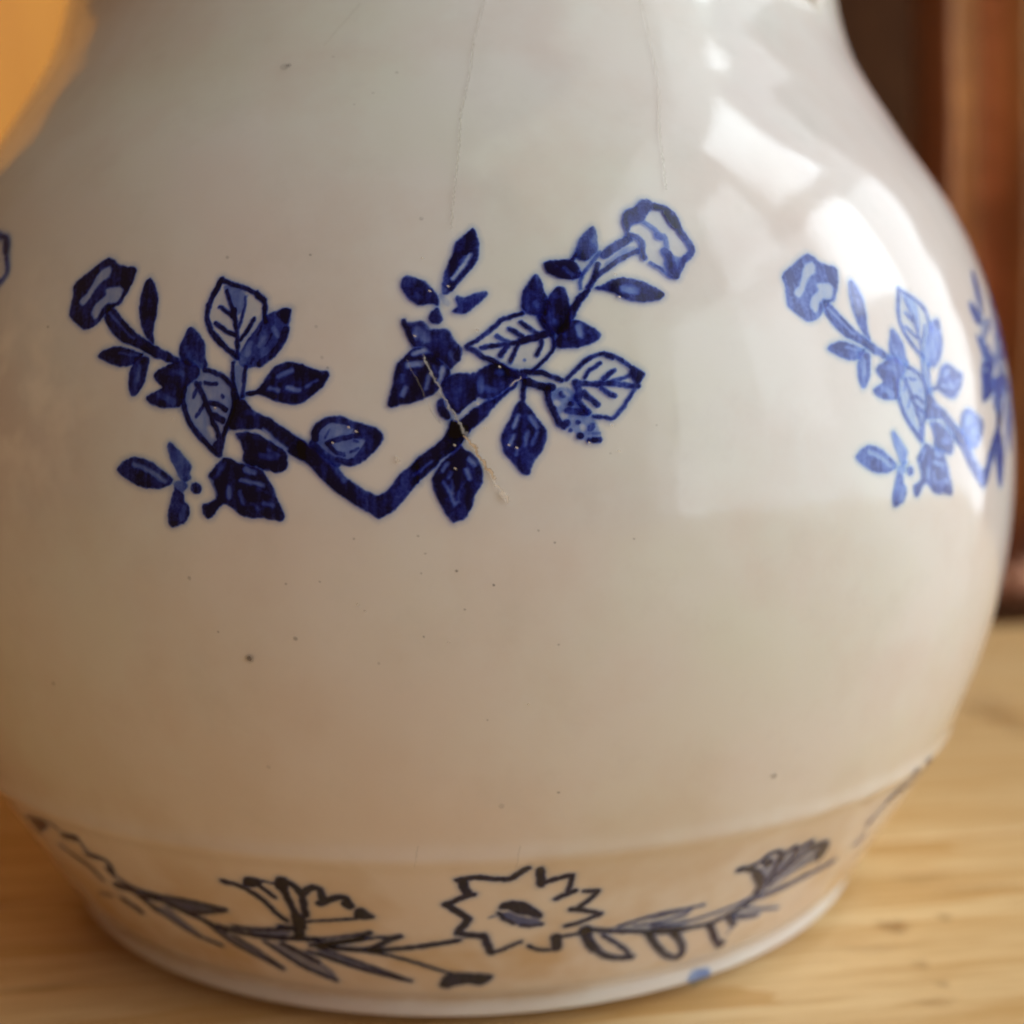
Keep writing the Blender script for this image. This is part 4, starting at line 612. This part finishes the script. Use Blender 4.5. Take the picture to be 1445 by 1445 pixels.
def seg_dist(X, Y, P, closed):
    Q = np.vstack([P, P[:1]]) if closed else P
    best = np.full(X.shape, 1e9)
    for a, b in zip(Q[:-1], Q[1:]):
        ab = b - a
        t = np.clip(((X - a[0]) * ab[0] + (Y - a[1]) * ab[1]) / (ab @ ab + 1e-14), 0, 1)
        best = np.minimum(best, np.hypot(X - a[0] - t * ab[0], Y - a[1] - t * ab[1]))
    return best

def inside(X, Y, P):
    r = np.zeros(X.shape, bool)
    n = len(P)
    for i in range(n):
        (x1, y1), (x2, y2) = P[i], P[(i + 1) % n]
        if y1 == y2: continue
        c = ((y1 > Y) != (y2 > Y)) & (X < (x2 - x1) * (Y - y1) / (y2 - y1) + x1)
        r ^= c
    return r

def round_poly(P, closed):
    """one corner-cutting pass, so traced outlines do not show straight facets"""
    if len(P) < 3: return P
    out = []
    n = len(P)
    rng = range(n) if closed else range(n - 1)
    if not closed: out.append(P[0])
    for i in rng:
        a, b = P[i], P[(i + 1) % n]
        out += [a * 0.8 + b * 0.2, a * 0.2 + b * 0.8]
    if not closed: out.append(P[-1])
    return np.array(out)

def decal(name, ops, mat, parent, h, off, soft=0.0019, halo=0.13, wobble=0.0007, cut=0.03, label=None):
    allp = np.vstack([o[3] for o in ops])
    wmax = max(o[2] for o in ops)
    mg = wmax * 0.6 + 0.010
    z0, z1 = allp[:, 1].min(), allp[:, 1].max()
    zm = (z0 + z1) / 2
    thm = (allp[:, 0].min() + allp[:, 0].max()) / 2
    r, sv = float(prof(zm)), math.sqrt(1 + float(slope(zm)) ** 2)
    def loc(q): return np.stack([(q[:, 0] - thm) * r, (q[:, 1] - zm) * sv], -1)
    lp = loc(allp)
    x0, x1 = lp[:, 0].min() - mg, lp[:, 0].max() + mg
    y0, y1 = lp[:, 1].min() - mg, lp[:, 1].max() + mg
    nx, ny = int((x1 - x0) / h) + 2, int((y1 - y0) / h) + 2
    X, Y = np.meshgrid(x0 + np.arange(nx) * h, y0 + np.arange(ny) * h)
    XW = X + wobble * wob(X + thm * 3, Y, 330.0) + 0.5 * wobble * wob(X, Y + 0.3, 900.0)
    YW = Y + wobble * wob(Y + 0.7, X + thm, 350.0) + 0.5 * wobble * wob(Y, X + 0.9, 870.0)
    D = np.zeros(X.shape)
    near = np.full(X.shape, 1e9)
    def cover(d):
        q = np.clip(0.5 - d / (2 * soft), 0, 1)
        return q * q * (3 - 2 * q)
    for typ, val, w, q in ops:
        P = loc(q)
        if typ in 'fg':
            P = round_poly(round_poly(P, True), True)
            d = seg_dist(XW, YW, P, True)
            d = np.where(inside(XW, YW, P), -d, d)
        else:
            P = round_poly(round_poly(P, False), False)
            d = seg_dist(XW, YW, P, False) - w / 2
        c = cover(d)
        if typ in 'fs':
            D = np.maximum(D, c * val)
            if val > 0.5 and typ in 'fs': near = np.minimum(near, d)
        else:
            D = D * (1 - cover(d / 1.25) * val)
    if halo:
        D = np.maximum(D, halo * np.exp(-(np.clip(near, 0, None) / 0.0052) ** 2))
    keep = D > cut
    cell = keep[:-1, :-1] | keep[1:, :-1] | keep[:-1, 1:] | keep[1:, 1:]
    th = thm + X / r
    z = np.clip(zm + Y / sv, 0.004, ZTOP)
    idx = -np.ones(X.shape, int)
    used = np.zeros(X.shape, bool)
    used[:-1, :-1] |= cell; used[1:, :-1] |= cell; used[:-1, 1:] |= cell; used[1:, 1:] |= cell
    idx[used] = np.arange(used.sum())
    if used.sum() < 4: return None
    P, N = surf(th[used], z[used], off)
    jj, ii = np.nonzero(cell)
    F = np.stack([idx[jj, ii], idx[jj, ii + 1], idx[jj + 1, ii + 1], idx[jj + 1, ii]], -1)
    o = mesh_obj(name, P, F.tolist(), mat, parent, normals=N)
    at = o.data.attributes.new('ink', 'FLOAT', 'POINT')
    at.data.foreach_set('value', D[used].astype(np.float32))
    if label: o['label'] = label
    return o

sprig = empty('flower_sprig', parent=jug)
sprig['label'] = 'dark cobalt sprig with two flowers and a V shaped stem, middle of the belly'
pieces = []
for i, (name, ops) in enumerate(parse(SPRIG_DATA)):
    o = decal(name, ops, M_INK, sprig, 0.00095, 0.0005 + 0.00004 * i)
    if o: pieces.append(o)
STEP = 2 * math.pi / 7
for kk, lab in ((1, 'paler blue sprig lying in the window glare'), (2, 'pale sprig at the turning edge of the belly'), (-1, 'sprig on the shaded side, only its flower tip showing')):
    s2 = empty('flower_sprig', parent=jug)
    s2['label'] = lab
    s2.rotation_euler = (0, 0, kk * STEP - (0.014 if kk < 0 else 0.0))
    for o in pieces:
        c = o.copy()
        col.objects.link(c)
        c.parent = s2
        if kk > 0:
            c.material_slots[0].link = 'OBJECT'
            c.material_slots[0].material = M_INK_PALE

garland = empty('foot_garland', parent=jug)
garland['label'] = 'slate blue garland of outlined flowers and thin leaves round the foot'
for i, (name, ops) in enumerate(parse(BAND_DATA)):
    if name == 'blot':
        decal('blue_blot', ops, M_BLOT, jug, 0.0012, 0.0006, soft=0.004, halo=0.0)
    else:
        decal(name, [(a, min(1, v * 1.2), w * 1.36, q) for a, v, w, q in ops], M_BAND, garland, 0.00125, 0.0005 + 0.00004 * i, soft=0.0020, halo=0.14, wobble=0.0010)

MARK_MATS = {'hairline_crack': M_CRACK, 'scratch': M_SCRATCH, 'scratch_rust': M_RUST, 'scratch_chip': M_CHIP, 'glaze_specks': M_SPECK, 'glaze_chips': M_CHIP}
MARK_NAMES = {'scratch_rust': 'rusty_scratch', 'scratch_chip': 'chipped_scratch'}
for i, (name, ops) in enumerate(parse(MARKS_DATA)):
    h = 0.0008 if name != 'glaze_specks' else 0.0011
    if name in ('glaze_specks', 'glaze_chips'):
        # scattered pin-pricks: one patch each, joined into one part
        parts = []
        for op in ops:
            o = decal('speck', [op], MARK_MATS[name], jug, h * 0.8, 0.0030, soft=0.0011, halo=0.0, wobble=0.0005)
            if o: parts.append(o)
        V = []; F = []; A = []; N = []
        for o in parts:
            b = len(V)
            V += [tuple(v.co) for v in o.data.vertices]
            F += [tuple(b + q for q in pl.vertices) for pl in o.data.polygons]
            A += [a.value for a in o.data.attributes['ink'].data]
            me = o.data
            bpy.data.objects.remove(o); bpy.data.meshes.remove(me)
        o = mesh_obj(name, V, F, MARK_MATS[name], jug)
        at = o.data.attributes.new('ink', 'FLOAT', 'POINT'); at.data.foreach_set('value', A)
        o['kind'] = 'stuff'
    else:
        rough = 0.0022 if name.startswith('scratch') else 0.0008
        decal(MARK_NAMES.get(name, name), ops, MARK_MATS[name], jug, h, 0.0032 + 0.0001 * i, soft=0.0009, halo=0.0, wobble=rough)
